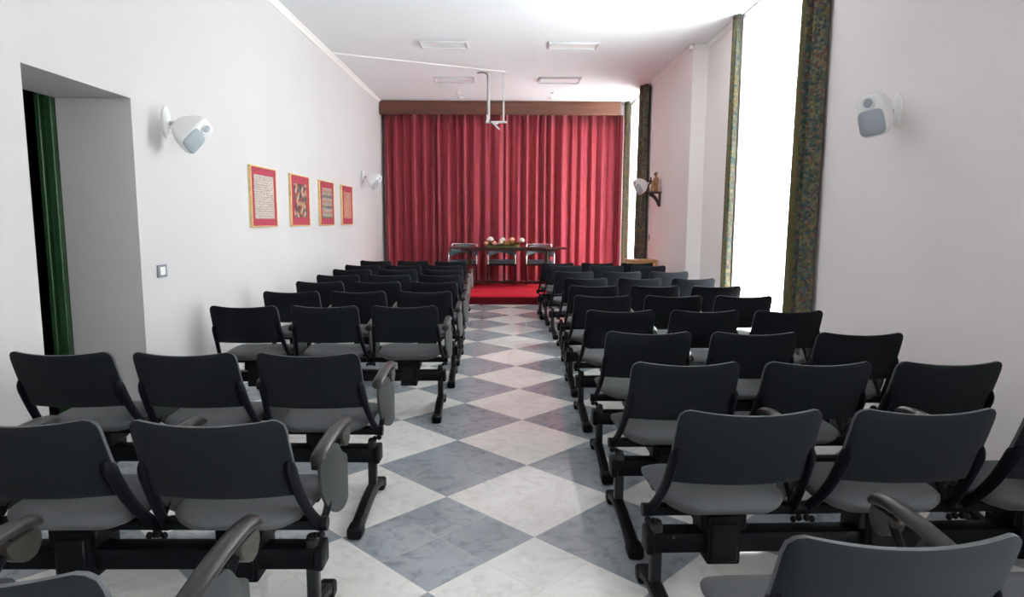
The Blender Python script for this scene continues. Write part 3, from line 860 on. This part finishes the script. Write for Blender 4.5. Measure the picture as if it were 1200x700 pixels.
for i in range(46):
    a = rnd.uniform(0, 2*PI)
    leaf(b, (rnd.uniform(0.02, 0.30), rnd.uniform(-0.09, 0.0), rnd.uniform(0.03, 0.08)), (math.cos(a), math.sin(a)*0.8-0.3, rnd.uniform(-0.2, 0.9)), rnd.uniform(0.08, 0.16), rnd.uniform(0.008, 0.014), rnd.uniform(-0.3, 0.5))
obj('spray', b, M['leaf_yellow'], t)
def rose(c, r, m):
    b = bmesh.new()
    add_ball(b, (0, 0, 0), r*0.55, r*0.55, r*0.6, 10, 8)
    for ring, (cnt, rr, el) in enumerate(((4, 0.55, 1.0), (5, 0.75, 0.6), (6, 0.9, 0.15))):
        for k in range(cnt):
            a = 2*PI*k/cnt + ring*0.5
            mtx = Matrix.Rotation(a, 4, 'Z') @ Matrix.Translation((r*rr*0.55, 0, r*(0.25-ring*0.22))) @ Matrix.Rotation(0.3+0.35*ring, 4, 'Y')
            add_ball(b, (0, 0, 0), r*0.18, r*0.52, r*0.55, 8, 6, mtx)
    bmesh.ops.scale(b, vec=(1.15, 1.15, 1.15), verts=b.verts)
    o = obj('rose', b, m, t, c, angle=60)
for c, r, m in (((-0.225, -0.02, 0.145), 0.062, 'rose_white'), ((-0.30, -0.04, 0.07), 0.045, 'rose_peach'), ((-0.155, -0.06, 0.075), 0.05, 'rose_peach'), ((0.0, -0.02, 0.135), 0.056, 'rose_white'), ((-0.03, -0.06, 0.09), 0.04, 'rose_pink'),
                ((0.175, 0.0, 0.145), 0.052, 'rose_peach'), ((0.36, -0.01, 0.13), 0.055, 'rose_white')):
    rose(c, r, M[m])

# small wooden table by the far window
t = thing('side_table', 'small orange wooden table by the wall under the carved statue', 'table', (2.17, 10.42, 0))
b = bmesh.new(); add_box(b, -0.235, 0.235, -0.2, 0.2, 0.755, 0.785, 0.006, 2); obj('tabletop', b, M['oak'], t)
b = bmesh.new()
for y in (-0.165, 0.165): add_box(b, -0.20, 0.20, y-0.01, y+0.01, 0.725, 0.756)
for x in (-0.20, 0.20): add_box(b, x-0.01, x+0.01, -0.165, 0.165, 0.725, 0.756)
obj('apron', b, M['oak'], t)
for x in (-1, 1):
    for y in (-1, 1):
        b = bmesh.new(); add_box(b, x*0.205-0.02, x*0.205+0.02, y*0.17-0.02, y*0.17+0.02, 0, 0.756, 0.004, 1); obj('leg', b, M['oak'], t)

# ------------------------------------------------------------------ framed textiles
PICS = [(6.36, 7.06, 'meander', 'first framed textile from the doorway, cream woven panel on red', (0.76, 0.72)),
        (7.53, 8.23, 'diamonds', 'second framed textile from the doorway, dark diamond pattern on red', (0.66, 0.66)),
        (8.69, 9.39, 'bands', 'third framed textile from the doorway, horizontal grey bands on red', (0.70, 0.68)),
        (9.85, 10.52, 'lattice', 'framed textile closest to the stage, pale orange panel on red', (0.66, 0.66))]
for y0, y1, k, lab, (fw_, fh) in PICS:
    z0, z1 = 1.318, 1.924; yc, zc = (y0+y1)/2, (z0+z1)/2
    t = thing('framed_textile', lab, 'picture', (XL, yc, zc), 0, 'framed textiles on the left wall')
    hw, hh = (y1-y0)/2, (z1-z0)/2
    b = bmesh.new()
    for ya, yb, za, zb in ((-hw, -hw+0.014, -hh, hh), (hw-0.014, hw, -hh, hh), (-hw+0.014, hw-0.014, hh-0.014, hh), (-hw+0.014, hw-0.014, -hh, -hh+0.014)):
        add_box(b, 0.001, 0.030, ya, yb, za, zb, 0.003, 1)
    obj('frame', b, M['gold'], t)
    b = bmesh.new(); add_box(b, 0.003, 0.022, -hw+0.012, hw-0.012, -hh+0.012, hh-0.012); obj('mount', b, M['mount_red'], t)
    b = bmesh.new(); add_box(b, 0.0222, 0.0255, -hw*fw_, hw*fw_, -hh*fh, hh*fh); obj('textile', b, M['textile_'+k], t)

# light switch
t = thing('light_switch', 'white light switch in a blue-grey frame beside the doorway', 'light switch', (XL, 4.695, 1.02))
b = bmesh.new()
for ya, yb, za, zb in ((-0.062, -0.034, -0.045, 0.045), (0.034, 0.062, -0.045, 0.045), (-0.034, 0.034, 0.030, 0.045), (-0.034, 0.034, -0.045, -0.030)):
    add_box(b, 0.001, 0.012, ya, yb, za, zb, 0.002, 1)
obj('frame', b, M['switch_frame'], t)
for s in (-1, 1):
    b = bmesh.new(); add_box(b, 0.001, 0.013, s*0.017-0.0165, s*0.017+0.0165, -0.030, 0.030, 0.002, 1); obj('rocker', b, M['white_plastic'], t)

# ------------------------------------------------------------------ wall speakers
def speaker(wall_x, side, y, z, d, lab, scale=1.0, swivel=0.0):
    """side +1: hung on the left wall, faces into the room; d = facing direction"""
    t = thing('wall_speaker', lab, 'speaker', (wall_x, y, z), 0, 'white loudspeakers on the walls')
    b = bmesh.new()
    poly = [(0.048*math.cos(2*PI*k/20), 0.115*math.sin(2*PI*k/20)) for k in range(20)]
    add_prism(b, poly, 0, side*0.001, side*0.022, 0.006, 2)
    add_ball(b, (side*0.022, 0, 0), 0.018, 0.04, 0.10, 14, 10)
    obj('wall_plate', b, M['white_plastic'], t)
    d = Vector(d).normalized(); up_ = Vector((0, 0, 1)); r_ = d.cross(up_).normalized(); u_ = r_.cross(d)
    if swivel:
        q = Matrix.Rotation(swivel, 3, d); r_ = q @ r_; u_ = q @ u_
    piv = Vector((side*0.070, 0, -0.01))
    b = bmesh.new()
    add_tube(b, [(side*0.018, 0, -0.01), piv - d*0.0 , piv + d*0.03], 0.016, 10)
    add_ball(b, (side*0.030, 0, -0.045), 0.012, 0.010, 0.010, 8, 6)
    obj('ball_joint', b, M['lamp_frame'], t)
    o0 = piv + d*0.022
    def P(a, c, w): return o0 + (r_*a + u_*c)*scale + d*w*scale
    def ring(hw, hh, w, rr=0.45, n=28, dz=0.0):
        out = []
        for k in range(n):
            a = 2*PI*k/n; ca, sa = math.cos(a), math.sin(a)
            out.append(P(hw*math.copysign(abs(ca)**rr, ca), dz + hh*math.copysign(abs(sa)**rr, sa), w))
        return out
    b = bmesh.new()
    add_loft(b, [ring(0.025, 0.03, 0.0), ring(0.042, 0.052, 0.012), ring(0.064, 0.085, 0.060), ring(0.083, 0.120, 0.125), ring(0.089, 0.133, 0.165), ring(0.089, 0.134, 0.190), ring(0.086, 0.131, 0.204), ring(0.080, 0.125, 0.211)])
    body = obj('body', b, M['white_plastic'], t, angle=60)
    b = bmesh.new()                                # grey grille over the lower two thirds
    add_loft(b, [ring(0.081, 0.080, 0.205, 0.45, dz=-0.043), ring(0.081, 0.080, 0.213, 0.45, dz=-0.043), ring(0.068, 0.068, 0.222, 0.45, dz=-0.043), ring(0.03, 0.03, 0.226, 0.5, dz=-0.043)])
    obj('grille', b, M['grille'], t, angle=60)
    b = bmesh.new()                                # tweeter: raised white ring round a grey cup
    add_loft(b, [ring(0.042, 0.042, 0.205, 1, dz=0.078), ring(0.041, 0.041, 0.217, 1, dz=0.078), ring(0.034, 0.034, 0.222, 1, dz=0.078), ring(0.027, 0.027, 0.216, 1, dz=0.078)], cap=False)
    ringo = obj('tweeter', b, M['white_plastic'], t, angle=60)
    b = bmesh.new()
    add_loft(b, [ring(0.028, 0.028, 0.212, 1, dz=0.078), ring(0.028, 0.028, 0.2165, 1, dz=0.078), ring(0.012, 0.012, 0.2185, 1, dz=0.078)])
    obj('cone', b, M['grille'], ringo, angle=60)
speaker(XL, 1, 4.86, 2.10, (0.84, -0.26, -0.44), 'white loudspeaker on the left wall between the doorway and the framed textiles', 1.0, -0.55)
speaker(XR1, -1, 4.50, 2.155, (-0.80, -0.56, -0.22), 'white loudspeaker on the right wall, nearest the camera', 1.06, 0.12)
speaker(XL, 1, 11.38, 2.15, (0.84, -0.28, -0.42), 'white loudspeaker on the left wall close to the stage curtain', 1.0, -0.45)
speaker(XR2, -1, 11.16, 2.05, (-0.80, -0.50, -0.30), 'white loudspeaker on the right wall beside the carved statue', 1.0, 0.4)

# ------------------------------------------------------------------ carved statue on a bracket
b = bmesh.new()
SY, SZ = 10.47, 1.868
add_prism(b, round_poly([(2.25, SY-0.10), (XR2-0.001, SY-0.12), (XR2-0.001, SY+0.12), (2.25, SY+0.10)], 0.04), 2, SZ-0.028, SZ, 0.006, 2)
add_tube(b, smooth_path([(2.30, SY, SZ-0.035), (2.36, SY, SZ-0.075), (2.42, SY, SZ-0.15), (2.452, SY, SZ-0.235)], 5), [0.03]*5+[0.026]*5+[0.022]*5+[0.014], 10)
add_box(b, XR2-0.028, XR2-0.001, SY-0.035, SY+0.035, SZ-0.24, SZ-0.02, 0.008, 2)
o = obj('wall_bracket', b, M['statue_dark']); tag(o, 'dark carved wall bracket carrying the small statue', 'bracket')
t = thing('statue', 'small gilded wooden statue on a bracket beside the far window', 'statue', (2.385, SY, SZ))
b = bmesh.new()
rings = []
for z, rx, ry, cx in ((0.0, 0.062, 0.075, -0.012), (0.03, 0.058, 0.07, -0.010), (0.09, 0.054, 0.062, -0.014), (0.14, 0.050, 0.058, -0.006), (0.185, 0.046, 0.062, 0.004), (0.215, 0.036, 0.058, 0.008), (0.235, 0.016, 0.022, 0.006), (0.248, 0.014, 0.015, 0.004)):
    rings.append([(cx + rx*math.cos(2*PI*k/16)*(1+0.07*math.cos(6*PI*k/8)), ry*math.sin(2*PI*k/16)*(1+0.07*math.cos(6*PI*k/8)), z) for k in range(16)])
add_loft(b, rings)
for s in (-1, 1):       # arms bent forward to hold the child
    add_tube(b, smooth_path([(0.004, s*0.055, 0.205), (-0.012, s*0.066, 0.155), (-0.05, s*0.045, 0.135), (-0.075, s*0.02, 0.14)], 4), [0.017]*4+[0.015]*4+[0.012]*4+[0.009], 8)
obj('robe', b, M['statue_wood'], t)
b = bmesh.new(); add_ball(b, (-0.002, 0, 0.275), 0.025, 0.022, 0.031, 14, 10); add_ball(b, (-0.026, 0, 0.272), 0.006, 0.004, 0.007, 8, 6); add_ball(b, (0.008, 0, 0.285), 0.025, 0.025, 0.028, 12, 8)
obj('head', b, M['skin_wood'], t)
b = bmesh.new()
add_ball(b, (-0.078, 0, 0.155), 0.024, 0.026, 0.040, 12, 9); add_ball(b, (-0.078, 0, 0.208), 0.016, 0.015, 0.019, 12, 8)
add_tube(b, [(-0.08, -0.02, 0.17), (-0.105, -0.025, 0.178)], [0.008, 0.006], 8); add_tube(b, [(-0.085, 0.01, 0.125), (-0.10, 0.012, 0.095)], [0.011, 0.008], 8)
obj('child', b, M['statue_dark'], t)

# ------------------------------------------------------------------ ceiling fixtures
for x0, x1, y0, y1, lab in ((-1.155, -0.515, 8.74, 9.06, 'flat white ceiling light, left one of the pair nearer the camera'), (0.545, 1.215, 8.77, 9.06, 'flat white ceiling light, right one of the pair nearer the camera'),
                            (-1.20, -0.53, 10.90, 11.26, 'flat white ceiling light, left one of the pair nearer the stage'), (0.53, 1.22, 10.86, 11.26, 'flat white ceiling light, right one of the pair nearer the stage')):
    t = thing('ceiling_light', lab, 'light', ((x0+x1)/2, (y0+y1)/2, ZC), 0, 'flat ceiling lights')
    hx, hy = (x1-x0)/2, (y1-y0)/2
    b = bmesh.new()
    for a, c, e, f in ((-hx, -hx+0.03, -hy, hy), (hx-0.03, hx, -hy, hy), (-hx+0.03, hx-0.03, -hy, -hy+0.02), (-hx+0.03, hx-0.03, hy-0.02, hy)):
        add_box(b, a, c, e, f, -0.030, -0.001, 0.004, 1)
    obj('frame', b, M['lamp_frame'], t)
    b = bmesh.new(); add_box(b, -hx+0.029, hx-0.029, -hy+0.019, hy-0.019, -0.016, -0.001); obj('diffuser', b, M['lamp_panel'], t)
for x, y, lab in ((-0.885, 12.15, 'tiny round ceiling fitting left of centre, farther from the stage curtain'), (-0.875, 12.62, 'tiny round ceiling fitting left of centre, closest to the stage curtain'), (0.838, 12.10, 'tiny round ceiling fitting right of centre, farther from the stage curtain'), (0.841, 12.58, 'tiny round ceiling fitting right of centre, closest to the stage curtain')):
    b = bmesh.new(); add_disc(b, (x, y, ZC-0.012), 2, 0.045, 0.022, 18, 0.006); add_disc(b, (x, y, ZC-0.026), 2, 0.025, 0.008, 14)
    o = obj('ceiling_spotlight', b, M['white_plastic']); tag(o, lab, 'light', 'tiny ceiling fittings')

# projector mount hanging from the ceiling
MY = 10.53
t = thing('projector_mount', 'empty white projector mount on two poles hanging from the ceiling', 'projector mount', (-0.165, MY, ZC))
for s in (-1, 1):
    b = bmesh.new()
    add_box(b, s*0.115-0.014, s*0.115+0.014, -0.014, 0.014, -0.76, -0.001, 0.003, 1)
    add_box(b, s*0.115-0.035, s*0.115+0.035, -0.035, 0.035, -0.012, -0.001, 0.003, 1)
    obj('pole', b, M['steel'], t)
b = bmesh.new(); add_box(b, -0.17, 0.17, -0.03, 0.03, -0.785, -0.755, 0.006, 1); add_box(b, -0.155, -0.115, -0.05, 0.02, -0.775, -0.66, 0.006, 1); obj('crossbar', b, M['steel'], t)
b = bmesh.new(); add_tube(b, [(-0.05, 0, -0.785), (0.05, -0.02, -0.885)], 0.014, 8); add_box(b, -0.06, 0.03, -0.06, 0.06, -0.80, -0.786, 0.003, 1); obj('tilt_arm', b, M['steel'], t)
b = bmesh.new(); add_tube(b, smooth_path([(-0.30, 0.0, -0.014), (-0.19, -0.01, -0.016), (-0.142, -0.02, -0.06), (-0.137, -0.022, -0.15), (-0.139, -0.024, -0.40), (-0.135, -0.024, -0.68), (-0.09, -0.03, -0.78), (-0.06, -0.02, -0.80)], 5), 0.011, 8); obj('cable', b, M['cable'], t)
b = bmesh.new()
p0, p1 = Vector((-0.04, MY, ZC)), Vector((XL+0.06, 9.40, ZC)); dd = (p1-p0).normalized(); nn = Vector((-dd.y, dd.x, 0))*0.014
add_loft(b, [[p + nn + Vector((0, 0, -0.001)), p + nn*0.8 + Vector((0, 0, -0.016)), p - nn*0.8 + Vector((0, 0, -0.016)), p - nn + Vector((0, 0, -0.001))] for p in (p0+Vector((0, -0.05, 0)), p1)])
o = obj('cable_channel', b, M['trim'], smooth=False); tag(o, 'thin white cable channel running across the ceiling to the projector mount', 'cable channel')

# curtain cord hanging beside the far drape
t = thing('curtain_pull', 'thin white curtain pull with a small toggle beside the far floral drape', 'curtain pull', (XR2-0.012, 11.16, 0))
b = bmesh.new(); add_tube(b, [(0, 0, ZC-0.08), (0.002, 0.004, 2.4), (0, 0, 1.16)], 0.005, 6); obj('cord', b, M['white_plastic'], t)
b = bmesh.new(); add_loft(b, [[(r_*math.cos(2*PI*k/10), r_*math.sin(2*PI*k/10), z) for k in range(10)] for r_, z in ((0.004, 1.17), (0.010, 1.15), (0.011, 1.09), (0.007, 1.075))]); obj('toggle', b, M['cable'], t)
